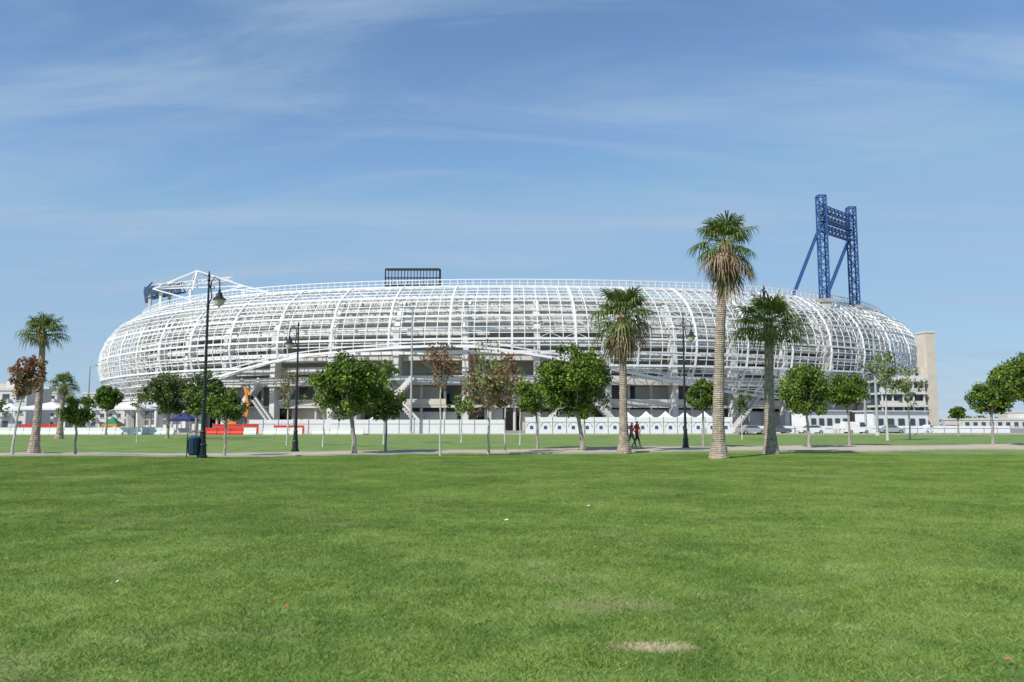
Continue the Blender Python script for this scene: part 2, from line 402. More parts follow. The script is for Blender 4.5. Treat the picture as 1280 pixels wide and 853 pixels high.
lamp(-14.2, 37, [1], 8.3); lamp(-12.9, 48, [-1], 7.4); lamp(11.2, 52, [1], 8.2); lamp(14.4, 45.2, [-1, 1], 9.1, .9)
def tall_lamp(x, y, H, arms):
    mb = MB(); mb.tube([(x, y, 0), (x, y, H)], [.22, .10], 10, GALV)
    for a in arms:
        mb.bar((x, y, H-.2), (x+a, y, H+.1), .12, GALV); mb.box((x+a*1.25, y, H+.12), (abs(a)*.6, .45, .2), GALV)
    mb.lathe([(.35, 0), (.35, .3), (.22, .4)], (x, y, 0), 8, CONC)
    mb.obj('road_light_pole')
tall_lamp(-15.9, 126.5, 20.0, [-1.3, 1.3]); tall_lamp(52, 114.5, 16.6, [1.0, -1.0]); tall_lamp(-74, 140, 11.7, [.8])
tall_lamp(66, 150, 11, [.9])

# litter bin
mb = MB(); bx, by = -14.55, 36.9; g = gz(bx, by)
mb.lathe([(.17, .12), (.24, .2), (.26, .85), (.28, .88), (.28, .93), (.22, .98), (.10, 1.02)], (bx, by, g), 16, BINC)
mb.tube([(bx-.32, by, g-.05), (bx-.32, by, g+1.1), (bx, by, g+1.22), (bx+.32, by, g+1.1), (bx+.32, by, g-.05)], [.022]*5, 6, IRON)
for k in range(14):
    a = k*2*pi/14; mb.bar((bx+.25*cos(a), by+.25*sin(a), g+.22), (bx+.275*cos(a), by+.275*sin(a), g+.83), .02, IRON)
mb.obj('litter_bin')

# ------------------------------------------------------------------ stadium
A0, B0, YC = 141.5, 110.0, 295.0
def EP(t, r, z): return ((A0+r)*sin(t), YC-(B0+r)*cos(t), z)
def interp(tab, x):
    if x <= tab[0][0]: return tab[0][1]
    for (a, b), (c, d) in zip(tab, tab[1:]):
        if x <= c: u = (x-a)/(c-a); return b+(d-b)*u
    return tab[-1][1]
RZ = [(4, -8.5), (8, -6), (12, -3.2), (16, -1), (21, 0), (26, -.5), (30, -2.0), (33, -4.0), (35.5, -6.8), (37.2, -9.2), (38, -11)]
ZM = [(-120, 11), (-62, 8), (-48, 8.5), (-38, 11), (-30, 14.5), (-22, 18), (-12, 19.5), (-4, 20), (5, 16.5), (14, 12.5), (24, 9), (36, 7.5), (62, 8), (120, 10)]
def Htop(t): return 35.6+.3*ss(.05, .6, -t)+.5*ss(.1, .6, t)
stad = empty('football_stadium', (0, 0, 0))
NR = 300; LV = 21; ZB = 7.0
def zmin(t):
    td = t*180/pi; return sum(interp(ZM, td+k*3) for k in (-1, 0, 1))/3
def skin(t, z, inset=0):
    H = Htop(t); zz = z*38/H; r = interp(RZ, zz)
    u = max(0, min(1, (z-ZB)/(H-ZB)))
    r += sin(pi*u)*(.5*sin(3.3*t+.7)+.8*sin(8*t)) - inset
    return EP(t, r, z)
def lev(k, t):
    H = Htop(t); u = k/LV; return ZB+(H-ZB)*(1-(1-u)**1.25)
lat = MB(); lat2 = MB(); I0, I1 = -100, 100
for i in range(I0, I1):
    t = 2*pi*i/NR; t1 = 2*pi*(i+1)/NR; zm = zmin(t); zm1 = zmin(t1); side = abs(i) > 50
    lat.bar(skin(t, zm), skin(t1, zm1), .55, STEEL); lat.bar(skin(t, zm+1.0), skin(t1, zm1+1.0), .25, STEEL)
    lat2.bar(skin(t, zm, 1.6), skin(t1, zm1, 1.6), .3, STEEL); lat2.bar(skin(t, zm), skin(t, zm, 1.6), .2, STEEL)
    for k in range(LV+1):
        za, zb = lev(k, t), lev(k, t1)
        if za >= zm and zb >= zm1:
            big = k == LV or k % 4 == 1
            lat.bar(skin(t, za), skin(t1, zb), .50 if big else .20, STEEL)
            if k % 2: lat2.bar(skin(t, za-.5, 2.2), skin(t1, zb-.5, 2.2), .22, STEEL)
        if k < LV:
            zc = lev(k+1, t); zc1 = lev(k+1, t1)
            if zc > zm:
                a = skin(t, max(za, zm)); b = skin(t, zc)
                lat.bar(a, b, .46 if i % 5 == 0 else .17, STEEL)
                if za >= zm and (i % 5 == 0 or (k > 15 and i % 2 == 0)): lat2.bar(a, skin(t, za-.5, 2.2), .14, STEEL); lat2.bar(skin(t, za-.5, 2.2), skin(t, zc-.5, 2.2), .18, STEEL)
                if za >= zm and zb >= zm1:
                    nn = noise.noise(Vector((i*.09, k*.2, 3.1)))
                    if nn > (.02 if (side or k > 16) else .30):
                        if (i+k) % 2: lat.bar(a, skin(t1, zc1), .10, STEEL)
                        else: lat.bar(skin(t1, zb), b, .10, STEEL)
lat.obj('steel_lattice_outer', stad); lat2.obj('steel_lattice_inner', stad)

# rim walkway and railing
rm = MB(); n = 420
for i in range(n):
    t = 2*pi*i/n; t1 = 2*pi*(i+1)/n; H = Htop(t if t < pi else t-2*pi); H1 = Htop(t1 if t1 < pi else t1-2*pi)
    if abs(t-pi) < .9: continue
    for dz, w in ((.0, .35), (1.0, .12), (1.9, .2)):
        rm.bar(EP(t, -11.8, H+dz), EP(t1, -11.8, H1+dz), w, STEEL)
    rm.bar(EP(t, -11.8, H), EP(t, -11.8, H+1.9), .15, STEEL)
    rm.bar(EP(t, -11.8, H), EP(t, -16.5, H-1.5), .2, STEEL)
    rm.bar(EP(t, -16.5, H-1.5), EP(t1, -16.5, H1-1.5), .25, STEEL)
    if i % 2 == 0: rm.bar(EP(t, -11.8, H), EP(t1, -16.5, H-1.5), .14, STEEL)
rm.obj('rim_railing', stad)

def ring(mb, prof, m, n=180, t0=-pi, t1=pi, closed=False):
    vs = []; k = len(prof)
    for i in range(n+1):
        t = t0+(t1-t0)*i/n
        for (r, z) in prof: vs.append(EP(t, r, z))
    fs = [(i*k+j, (i+1)*k+j, (i+1)*k+(j+1) % k, i*k+(j+1) % k) for i in range(n) for j in range(k if closed else k-1)]
    mb.add(vs, fs, m)
bw = MB()
prof = [(-22, 12.4)]; r, z = -22.0, 12.4
while z < 32:
    z += 2.3; prof.append((r, z)); r += .65; prof.append((r, z)); 
prof += [(r, 34.0), (r-.5, 34.0), (-72, 10), (-74, 2)]
ring(bw, prof, CONCW)
for zz, r0, r1, th in ((12.0, -22.2, -7.5, .9), (6.2, -22, -9.5, .6), (19.2, -20.0, -10.5, .5), (25.3, -18.6, -10.5, .5)):
    ring(bw, [(r0, zz-th), (r1, zz-th), (r1, zz), (r0, zz)], CONC if zz < 15 else CONCW, closed=True)
# cladding bands, fixed panel by panel with some still missing
for (zz, h, r, thr) in ((14.3, 1.7, -11.2, -.15), (17.2, 1.4, -10.9, -.2), (20.6, 1.8, -10.6, -.3), (23.4, 1.4, -10.6, -.25), (26.6, 1.7, -11.2, -.35), (29.4, 1.5, -12.2, -.35), (31.6, 1.2, -13.4, -.3)):
    t = -2.1
    while t < 2.1:
        L_ = .042
        if noise.noise(Vector((t*2.2, zz, 0))) > thr:
            ring(bw, [(r, zz), (r+.1, zz+h), (r-.15, zz+h), (r-.25, zz)], CONCW, 2, t+.0006, t+L_-.0006, True)
        t += L_
bw.obj('bowl_shell', stad)
gw = MB()
ring(gw, [(-20.3, 0), (-20.3, 12.1)], CONC)
nb = 156
for i in range(nb):
    t = 2*pi*(i+.5)/nb; w = .5*2*pi/nb*.62
    if abs(t-pi) < 1.0: continue
    for (z0, z1, m) in ((.05, 3.6, DARK), (6.5, 9.4, GLASSD)):
        if R.random() < .35: continue
        p = [EP(t-w, -20.2, z0), EP(t+w, -20.2, z0), EP(t+w, -20.2, z1), EP(t-w, -20.2, z1)]
        gw.add(p, [(0, 1, 2, 3)], m)
gw.obj('ground_storey_wall', stad)
# parapets
pw = MB()
ring(pw, [(-7.6, 12.02), (-7.6, 13.3), (-7.9, 13.3), (-7.9, 12.02)], CONCW, closed=True)
for a, b, m in ((-66, -34, BEIGE), (-28, -7, BEIGE), (0, 22, CONCW), (27, 62, CONCW)):
    ring(pw, [(-9.4, 6.25), (-9.4, 7.7), (-9.7, 7.7), (-9.7, 6.25)], m, 40, radians(a), radians(b), True)
for a, b, z1, m in ((-60, -41, 4.4, CONCW), (-36, -29, 5.5, CONCW), (-26, -17, 5.5, BEIGE), (-15, -6, 4.6, CONCW), (-3, -1, 5.5, CONCW), (1, 9, 4.6, BEIGE), (11, 24, 5.2, CONCW), (27, 44, 4.8, CONCW), (47, 64, 5.4, BEIGE)):
    ring(pw, [(-12, 0), (-12, z1), (-14, z1), (-14, 0)], m, 16, radians(a), radians(b), True)
for a, b in ((-58, -47), (-40, -34), (-23, -18), (-12, -8), (3, 8), (14, 19), (25, 33), (38, 47), (53, 60)):
    ring(pw, [(-13.5, 6.3), (-13.5, 11.0), (-14, 11.0), (-14, 6.3)], CONCW, 12, radians(a), radians(b), True)
pw.obj('parapets', stad)
# main raking columns
cb = MB(); nc = 48
for i in range(nc):
    t = 2*pi*(i+.35)/nc
    if abs(t-pi) < 1.0: continue
    ex = Vector((cos(t)*A0, sin(t)*B0, 0)).normalized()
    def slab(prof, w, m):
        vs = []
        for sgn in (-1, 1):
            for (r, z) in prof: vs.append(Vector(EP(t, r, z))+ex*sgn*w/2)
        k = len(prof); fs = [tuple(range(k-1, -1, -1)), tuple(range(k, 2*k))]+[(j, (j+1) % k, k+(j+1) % k, k+j) for j in range(k)]
        cb.add(vs, fs, m)
    slab([(-10.2, 0), (-8.4, 0), (-8.0, 12), (-8.4, 25), (-13.5, 33), (-15.5, 33), (-10.5, 24), (-10.4, 12)], 1.5, CONCW)
    slab([(-21.5, 8), (-10.5, 13), (-10.5, 15.2), (-22.5, 11.2)], .9, CONC)
    for tt in (t+.045, t+.09):
        p = EP(tt, -10.6, 0); q = EP(tt, -10.6, 12.2); cb.tube([p, q], [.38, .38], 8, CONC)
    cb.bar(EP(t, -8.6, 19), EP(t+2*pi/nc, -8.6, 19), .9, STEEL)
    cb.bar(EP(t, -8.8, 24.6), EP(t+2*pi/nc, -8.8, 24.6), .8, STEEL)
cb.obj('raking_columns', stad)
# external stair flights
st = MB()
for (td, dr) in ((-33, 1), (-26, -1), (-15, 1), (-9, -1), (3, 1), (11, -1), (24, 1), (41, -1), (50, 1)):
    t = radians(td); n = 22; sp = .085*dr
    for k in range(n):
        a = EP(t+sp*k/n, -7.0, 12*k/n+.2); ex = sp*110/n
        ang = atan2(EP(t+.01, -7, 0)[1]-EP(t, -7, 0)[1], EP(t+.01, -7, 0)[0]-EP(t, -7, 0)[0])
        st.box((a[0], a[1]-1.2, a[2]), (abs(ex)*1.5+.1, 2.6, .5), CONC, ang)
    st.bar(Vector(EP(t, -5.6, .9)), Vector(EP(t+sp, -5.6, 12.9)), .25, CONCW, 1.3)
st.obj('stair_flights', stad)
# corner pylon wall and terrace block at the right-hand end
tb = MB()
tb.box((103.9, 200, 12.1), (2.4, 4.0, 24.2), BEIGE, .1); tb.box((103.9, 200, 24.4), (2.7, 4.3, .4), CONCW, .1)
for k in range(4):
    tb.box((96.0, 200, 2.9+3.1*k), (11.8, 7, .45), CONCW, .1); tb.box((96.0, 196.9, 3.65+3.1*k), (11.8, .25, 1.0), CONCW, .1)
    tb.box((96.2, 201, 1.3+3.1*k), (11.0, 4, 2.6), GLASSD if k else CONC, .1)
    for j in range(5): tb.bar((90.8+j*2.7, 196.6+j*.27, 3.1*k+.02), (90.8+j*2.7, 196.6+j*.27, 2.66+3.1*k), .35, CONCW)
tb.obj('end_terrace_block', stad)
for (cx, cy, w) in ((84, 178, 14), (66, 172, 10)):
    tb = MB(); tb.box((cx, cy, 2.1), (w, 6, 4.2), WHT, .25); tb.box((cx, cy, 4.4), (w+.8, 6.8, .3), CONC, .25)
    for j in range(5):
        o = (j-2)*w/5.2; tb.box((cx+o*cos(.25)+.75, cy+o*sin(.25)-3.02, 1.7), (w/9, .1, 2.2), GLASSD, .25)
    tb.obj('ticket_kiosk_building')

# ------------------------------------------------------------------ blue floodlight tower
mb = MB()
def latcol(mb, x, y, z0, z1, w, m, seg=14, th=.32):
    c = [(x+i*w/2, y+j*w/2) for i, j in ((-1, -1), (1, -1), (1, 1), (-1, 1))]
    for (a, b) in c: mb.bar((a, b, z0), (a, b, z1), th, m)
    for k in range(seg):
        za = z0+(z1-z0)*k/seg; zb = z0+(z1-z0)*(k+1)/seg
        for j in range(4):
            p, q = c[j], c[(j+1) % 4]
            mb.bar((*p, za), (*q, za), th*.6, m)
            if (k+j) % 2: mb.bar((*p, za), (*q, zb), th*.5, m)
            else: mb.bar((*q, za), (*p, zb), th*.5, m)
    for j in range(4): mb.bar((*c[j], z1), (*c[(j+1) % 4], z1), th, m)
TA = (85.0, 215.0); TBp = (98.3, 227.0)
latcol(mb, *TA, 35.5, 64.0, 2.0, BLUE, 12, .34); latcol(mb, *TBp, 35.5, 64.0, 2.0, BLUE, 12, .34)
for p in (TA, TBp):
    mb.box((p[0], p[1], 17.2), (2.3, 2.3, 34.4), CONC); mb.box((p[0], p[1], 34.9), (3.0, 3.0, 1.0), CONCG)
def truss(mb, p, q, h, w, m, n=10, th=.25):
    p = Vector(p); q = Vector(q); d = (q-p).normalized(); s = d.cross(Vector((0, 0, 1))).normalized()*w/2; u = Vector((0, 0, h/2))
    cs = [-s-u, s-u, s+u, -s+u]
    for c in cs: mb.bar(p+c, q+c, th, m)
    for k in range(n):
        a = p.lerp(q, k/n); b = p.lerp(q, (k+1)/n)
        for j in range(4):
            c, e = cs[j], cs[(j+1) % 4]; mb.bar(a+c, a+e, th*.6, m); mb.bar(a+c, b+e, th*.6, m)
for z, h in ((60.6, 1.6), (57.6, 1.0), (54.8, 1.4)): truss(mb, (*TA, z), (*TBp, z), h, 1.2, BLUE, 8, .24)
for k in range(9):
    for z in (59.1, 56.4):
        u = (k+.5)/9; x = TA[0]+(TBp[0]-TA[0])*u; y = TA[1]+(TBp[1]-TA[1])*u
        mb.box((x, y+1.2, z), (.8, .4, .8), NAVY, .73); 
for p in (TA, TBp):
    q = (p[0]-7.3, p[1]+4, 36.0); 
    mb.bar((p[0]-.6, p[1], 55), q, .45, BLUE); mb.bar((p[0]-.6, p[1]+1.5, 55), (q[0], q[1]+2, q[2]), .35, BLUE)
    for k in range(6):
        a = Vector((p[0]-.6, p[1], 55)).lerp(Vector(q), k/6); b = Vector((p[0]-.6, p[1]+1.5, 55)).lerp(Vector((q[0], q[1]+2, q[2])), (k+.5)/6); mb.bar(a, b, .2, BLUE)
    mb.box((q[0], q[1]+1, 26), (1.6, 3.4, 20.2), CONC)
mb.obj('floodlight_tower')

# scoreboard frame
mb = MB(); Ys = 232; x0, x1, z0, z1 = -37.2, -21.3, 41.6, 47.0
for (a, b) in (((x0, z0), (x1, z0)), ((x0, z1), (x1, z1)), ((x0, z0), (x0, z1)), ((x1, z0), (x1, z1)), ((x0, (z0+z1)/2), (x1, (z0+z1)/2))):
    mb.bar((a[0], Ys, a[1]), (b[0], Ys, b[1]), .35, IRON)
for k in range(1, 17):
    x = x0+(x1-x0)*k/17; mb.bar((x, Ys, z0), (x, Ys, z1), .22, IRON)
    mb.bar((x, Ys, z1), (x, Ys+2, z1), .12, IRON)
mb.bar((x0, Ys+2, z1), (x1, Ys+2, z1), .3, IRON); mb.bar((x0, Ys+2, z0), (x1, Ys+2, z0), .3, IRON)
mb.box((x1+.15, Ys+1, (z0+z1)/2), (.3, 1.8, z1-z0), IRON)
mb.box(((x0+x1)/2, Ys+1, z0+.4), (x1-x0-.5, 1.2, .8), NAVY)
for x in (x0+2, x1-2, (x0+x1)/2): mb.bar((x, Ys+1, 16), (x, Ys+1, z0), .7, GALV)
mb.obj('scoreboard')

# roof truss being erected at the left end + blue floodlight head lying beside it
mb = MB()
ap = Vector((-95, 238, 47.6)); rt = Vector((-80, 236, 42.6)); lf = Vector((-109, 240, 42.4)); lo = Vector((-96, 236, 38.6)); fr = Vector((-72, 234, 40.4)); 
for a, b in ((ap, rt), (ap, lf), (lf, rt), (lf, lo), (lo, rt), (ap, lo), (rt, fr), (ap, Vector((-88, 248, 43.6))), (Vector((-88, 248, 43.6)), fr), (ap, Vector((-102, 248, 43)))): mb.bar(a, b, .36, STEEL)
truss(mb, (-108, 240, 43.2), (-84, 237, 44.9), 1.1, 1.1, STEEL, 9, .17)
for x, y in ((-96, 236), (-107, 241), (-80, 236)): mb.bar((x, y, 14), (x, y, 41.5), .7, STEEL)
mb.obj('roof_truss')
mb = MB()
truss(mb, (-113.0, 246, 41.6), (-101, 243, 43.4), 2.6, 2.2, NAVY, 7, .4)
for k in range(6):
    mb.box((-112.0+k*1.9, 242.6, 42.1+k*.35), (1.6, .5, 2.6), NAVY, .2)
mb.tube([(-113.5, 246, 39), (-114.3, 246, 43), (-112, 246, 45.6)], [.5, .4, .2], 6, NAVY)
for x in (-112, -106): mb.bar((x, 245, 14), (x, 245, 42), .8, CONC)
mb.obj('floodlight_head')

# ------------------------------------------------------------------ fences, barriers, tents, signs, vehicles
def hoarding(name, x0, x1, y, h, m, step=2.4, arch=False, slope=0):
    mb = MB(); x = x0; k = 0
    while x < x1:
        yy = y+slope*(x-x0)
        mb.box((x+step/2, yy, h/2+.1), (step-.06, .06, h), m)
        mb.bar((x, yy-.06, 0), (x, yy-.06, h+.25), .09, GALV)
        mb.bar((x, yy-.05, h*.75), (x+step, yy-.05, h*.75), .06, GALV)
        if arch:
            pr = [(x+step/2+cos(a)*step*.36, yy-.06, h*.45+sin(a)*step*.36) for a in [pi*j/8 for j in range(9)]]
            mb.tube(pr, [.05]*9, 5, GALV); mb.box((x+step/2, yy-.075, h*.42), (.5, .03, .5), BLUE)
        x += step; k += 1
    return mb.obj(name)
hoarding('site_hoarding', -42, -2, 128, 2.2, WHT)
hoarding('site_hoarding', 2, 33, 127.6, 2.6, WHT, 2.2, True)
hoarding('site_hoarding', 40, 84, 134, 1.2, WHT, slope=.1)
def barrier(x, y, L, m, rz=0):
    mb = MB(); prof = [(-.3, 0), (.3, 0), (.3, .25), (.12, .5), (.1, 1.05), (-.1, 1.05), (-.12, .5), (-.3, .25)]; n = len(prof)
    nn = int(L/2)
    for s in range(nn):
        vs = []
        for e in (s*2+.04, s*2+1.96):
            for (a, z) in prof: vs.append((x+e*cos(rz)-a*sin(rz), y+e*sin(rz)+a*cos(rz), z+.02))
        mm = m if s % 4 != 3 else WHT
        mb.add(vs, [tuple(range(n-1, -1, -1)), tuple(range(n, 2*n))]+[(j, (j+1) % n, n+(j+1) % n, n+j) for j in range(n)], mm)
    mb.obj('plastic_barrier')
barrier(-78, 122, 22, WHT); barrier(-77.0, 124.5, 12, RED); barrier(-47.0, 123, 8, RED); barrier(-38, 123, 6, WHT); barrier(-36.8, 124, 4, RED); barrier(-64, 124, 12, WHT); barrier(-31, 125, 8, WHT)
hoarding('red_hoarding', -47, -42, 126.5, 1.5, RED); hoarding('red_hoarding', -77.5, -72, 126.5, 1.5, RED); hoarding('red_hoarding', -37.5, -34, 126.8, 1.3, RED)

def tent(x, y, w, h, m, m2):
    mb = MB()
    for i in (-1, 1):
        for j in (-1, 1): mb.bar((x+i*w/2, y+j*w/2, 0), (x+i*w/2, y+j*w/2, h), .08, GALV)
    b = [(x-w/2-.1, y-w/2-.1, h), (x+w/2+.1, y-w/2-.1, h), (x+w/2+.1, y+w/2+.1, h), (x-w/2-.1, y+w/2+.1, h)]
    t = [(a+(x-a)*.55, c+(y-c)*.55, z+.55) for a, c, z in b]
    v = [(a, c, z-.35) for a, c, z in b]
    mb.add(b+t+v+[(x, y, h+1.25)], [(0, 1, 5, 4), (1, 2, 6, 5), (2, 3, 7, 6), (3, 0, 4, 7), (4, 5, 12), (5, 6, 12), (6, 7, 12), (7, 4, 12)], m)
    mb.add(b+v, [(4, 5, 1, 0), (5, 6, 2, 1), (6, 7, 3, 2), (7, 4, 0, 3)], m2)
    mb.box((x, y, .5), (w*.6, .8, .9), CONC)
    mb.obj('market_tent')
tent(-63.5, 128, 2.2, 1.6, TENTG, ORG); tent(-53.0, 130, 3.2, 2.4, TENTN, TENTN)
tent(-86, 150, 9, 4.5, WHT, WHT); tent(-74, 155, 8, 4.6, WHT, WHT); tent(-78, 170, 10, 5.5, WHT, WHT); tent(-100, 160, 8, 4.5, WHT, WHT)
for k in range(5): tent(19+k*3.2, 133, 2.6, 2.5, WHT, WHT)

def building(name, cx, cy, w, d, fl, m, rz=0, fh=3.1):
    mb = MB(); h = fl*fh; mb.box((cx, cy, h/2), (w, d, h), m, rz); mb.box((cx, cy, h+.35), (w+.4, d+.4, .7), CONCW, rz)
    mb.box((cx+w*.2, cy, h+1.6), (w*.25, d*.4, 1.8), m, rz)
    nw = max(3, int(w/3))
    for f in range(fl):
        for k in range(nw):
            o = -w/2+(k+.5)*w/nw; z = f*fh+1.6
            def P(o, e): return (cx+o*cos(rz)-e*sin(rz), cy+o*sin(rz)+e*cos(rz), z)
            mb.box(P(o, -d/2-.01), (w/nw*.5, .1, 1.4), GLASSD, rz)
            mb.box((P(o, -d/2-.1)[0], P(o, -d/2-.1)[1], z-.8), (w/nw*.6, .3, .12), CONCW, rz)
            if f and k % 2: mb.box((P(o, -d/2-.6)[0], P(o, -d/2-.6)[1], z-.95), (w/nw*.8, 1.1, .9), m, rz)
    mb.obj(name)
building('white_apartment_building', -175, 290, 26, 14, 4, CONCW, .1)
building('white_apartment_building', -148, 300, 18, 14, 4, CONCW)
building('white_apartment_building', -215, 330, 30, 16, 5, BEIGE)
building('white_apartment_building', -120, 190, 16, 10, 3, CONCW)
building('low_site_building', 190, 310, 40, 14, 1, CONCW); building('low_site_building', 225, 340, 30, 14, 2, BEIGE)
building('low_site_building', 160, 420, 26, 14, 2, CONCW); building('low_site_building', 275, 380, 40, 14, 1, CONCW)
# distant row of trees along the horizon
mb = MB()
for (xa, xb, yy, hh) in ((120, 420, 380, 6), (-420, -150, 420, 8)):
    for k in range(150):
        c = Vector((R.uniform(xa, xb), yy+R.uniform(-12, 12), 0)); h = hh*R.uniform(.5, 1.1)
        mb.tube([c, c+Vector((0, 0, h*.6))], [.2, .12], 4, BARK)
        for j in range(60):
            d = Vector((R.gauss(0, 1), R.gauss(0, 1), R.gauss(0, 1))).normalized()*R.random()**.4
            leaf(mb, c+Vector((d.x*3, d.y*3, h*.62+d.z*h*.38)), 1.1, FIC if R.random() < .6 else OLV)
mb.obj('distant_trees')

def car(x, y, rz, m, van=False):
    mb = MB(); W = 1.74
    if van: low = [(-2.3, .35), (2.3, .35), (2.35, .9), (1.5, 1.15), (1.0, 1.95), (-2.25, 2.0), (-2.35, 1.0)]
    else: low = [(-2.05, .32), (2.05, .32), (2.12, .6), (1.95, .85), (1.05, .98), (.45, 1.42), (-.95, 1.46), (-1.7, 1.02), (-2.1, .92), (-2.14, .6)]
    def T(a, b, z): return (x+a*cos(rz)-b*sin(rz), y+a*sin(rz)+b*cos(rz), z+.02)
    n = len(low); vs = []
    for b, k, in ((-W/2, .0), (-W/2+.12, 1), (W/2-.12, 1), (W/2, 0)):
        for (a, z) in low:
            ins = (.14 if (z > 1.2 and not k) else 0)
            zz = z-(.03 if not k else 0); vs.append(T(a*(.985 if not k else 1), b+(ins if b < 0 else -ins), zz))
    fs = [tuple(range(n-1, -1, -1)), tuple(range(3*n, 4*n))]
    for s in range(3): fs += [(s*n+j, s*n+(j+1) % n, (s+1)*n+(j+1) % n, (s+1)*n+j) for j in range(n)]
    mb.add(vs, fs, m)
    gl = [(1.35, 1.2), (.95, 1.85), (.2, 1.85), (.2, 1.2)] if van else [(.95, 1.02), (.42, 1.36), (-.9, 1.39), (-1.45, 1.04)]
    for sd in (-1, 1):
        off = W/2-.02
        vs = [T(a, sd*(off-(.10 if z > 1.2 and not van else -.03)), z) for a, z in gl]
        mb.add(vs, [(0, 1, 2, 3)], GLASSD)
    fw = [(1.04, 1.0), (.47, 1.41)] if not van else [(1.46, 1.2), (1.04, 1.9)]
    mb.add([T(fw[0][0]+.03, -W/2+.2, fw[0][1]), T(fw[0][0]+.03, W/2-.2, fw[0][1]), T(fw[1][0]+.03, W/2-.25, fw[1][1]), T(fw[1][0]+.03, -W/2+.25, fw[1][1])], [(0, 1, 2, 3)], GLASSD)
    for a in (-1.3, 1.32):
        for b in (-W/2+.08, W/2-.08):
            mb.tube([T(a, b-.1, .32), T(a, b+.1, .32)], [.32, .32], 14, RUB); mb.tube([T(a, b-.11, .32), T(a, b+.11, .32)], [.18, .18], 10, GALV)
    for b in (-.6, .6):
        mb.box(T(2.1 if not van else 2.3, b, .7), (.1, .35, .14), LAMPG, rz); mb.box(T(-2.12 if not van else -2.32, b, .78), (.1, .3, .16), TAIL, rz)
    mb.obj('parked_van' if van else 'parked_car')
SIL = mat('silver_car_paint', (.45, .46, .47), .3, metal=.4); GRY = mat('grey_car_paint', (.12, .13, .14), .3); WCAR = mat('white_car_paint', (.75, .75, .75), .3)
car(37.3, 125, .05, SIL); car(42.5, 129, .1, GRY); car(47.5, 128, 3.2, WCAR); car(56, 131, .1, WCAR, True); car(34, 131, 3.1, WCAR)
car(64, 136, 0, SIL); car(72, 138, .2, WCAR); car(-69, 130, .1, WCAR); car(78, 142, .1, GRY)

# excavator with raised arm
def excavator(x, y, z, s, m):
    mb = MB()
    def P(a, b, c): return (x+a*s, y+b*s, z+c*s)
    for b in (-1.1, 1.1):
        pr = [(-1.8, .1), (1.8, .1), (2.1, .45), (1.8, .8), (-1.8, .8), (-2.1, .45)]; vs = [P(a, b-.25, c) for a, c in pr]+[P(a, b+.25, c) for a, c in pr]
        mb.add(vs, [tuple(range(5, -1, -1)), tuple(range(6, 12))]+[(j, (j+1) % 6, 6+(j+1) % 6, 6+j) for j in range(6)], RUB)
    mb.box(P(-.5, .3, 1.5), (3.2*s, 2.2*s, 1.1*s), m); mb.box(P(.6, -.8, 2.1), (1.3*s, 1.0*s, 1.7*s), GLASSD); mb.box(P(.6, -.8, 3.0), (1.4*s, 1.1*s, .12*s), m)
    mb.bar(P(1.1, .2, 1.8), P(1.5, .2, 5.0), .45*s, m); mb.bar(P(1.5, .2, 4.9), P(.9, .2, 8.2), .4*s, m)
    mb.bar(P(.9, .2, 8.1), P(1.9, .2, 6.6), .3*s, m); mb.bar(P(1.5, .2, 2.6), P(1.2, .2, 4.8), .16*s, GALV)
    mb.add([P(1.6, -.3, 6.7), P(2.3, -.3, 6.5), P(2.2, -.3, 5.8), P(1.6, -.3, 5.9), P(1.6, .7, 6.7), P(2.3, .7, 6.5), P(2.2, .7, 5.8), P(1.6, .7, 5.9)], [(0, 1, 2, 3), (7, 6, 5, 4), (0, 3, 7, 4), (3, 2, 6, 7), (1, 0, 4, 5)], RUB)
    mb.obj('excavator')
excavator(-51, 150, 0, 1.05, ORG)

for (x, y, h) in ((-66.5, 118, 1.8), (-28, 120, 1.6), (28, 119, 1.7), (48, 120, 1.6)):
    mb = MB(); mb.bar((x, y, 0), (x, y, h), .08, GALV); mb.bar((x+.8, y, 0), (x+.8, y, h), .08, GALV); mb.box((x+.4, y-.06, h-.3), (1.1, .05, .8), WHT); mb.obj('notice_board')
# litter on the lawn
mb = MB()
for (x, y, s, m) in ((-.1, 13.3, .04, WHT), (-1.9, 6.9, .018, RED), (-3.9, 8.1, .018, WHT), (-10.5, 14, .03, WHT), (1.5, 16, .03, WHT), (-5.5, 8.2, .025, BRN), (3.2, 5.35, .025, BRN)):
    z = gz(x, y)+.04
    mb.add([(x-s, y-s*.5, z), (x+s, y-s*.7, z+.008), (x+s*.8, y+s*.6, z+.02), (x-s*.7, y+s*.7, z+.004)], [(0, 1, 2, 3)], m)
mb.obj('litter_scraps')

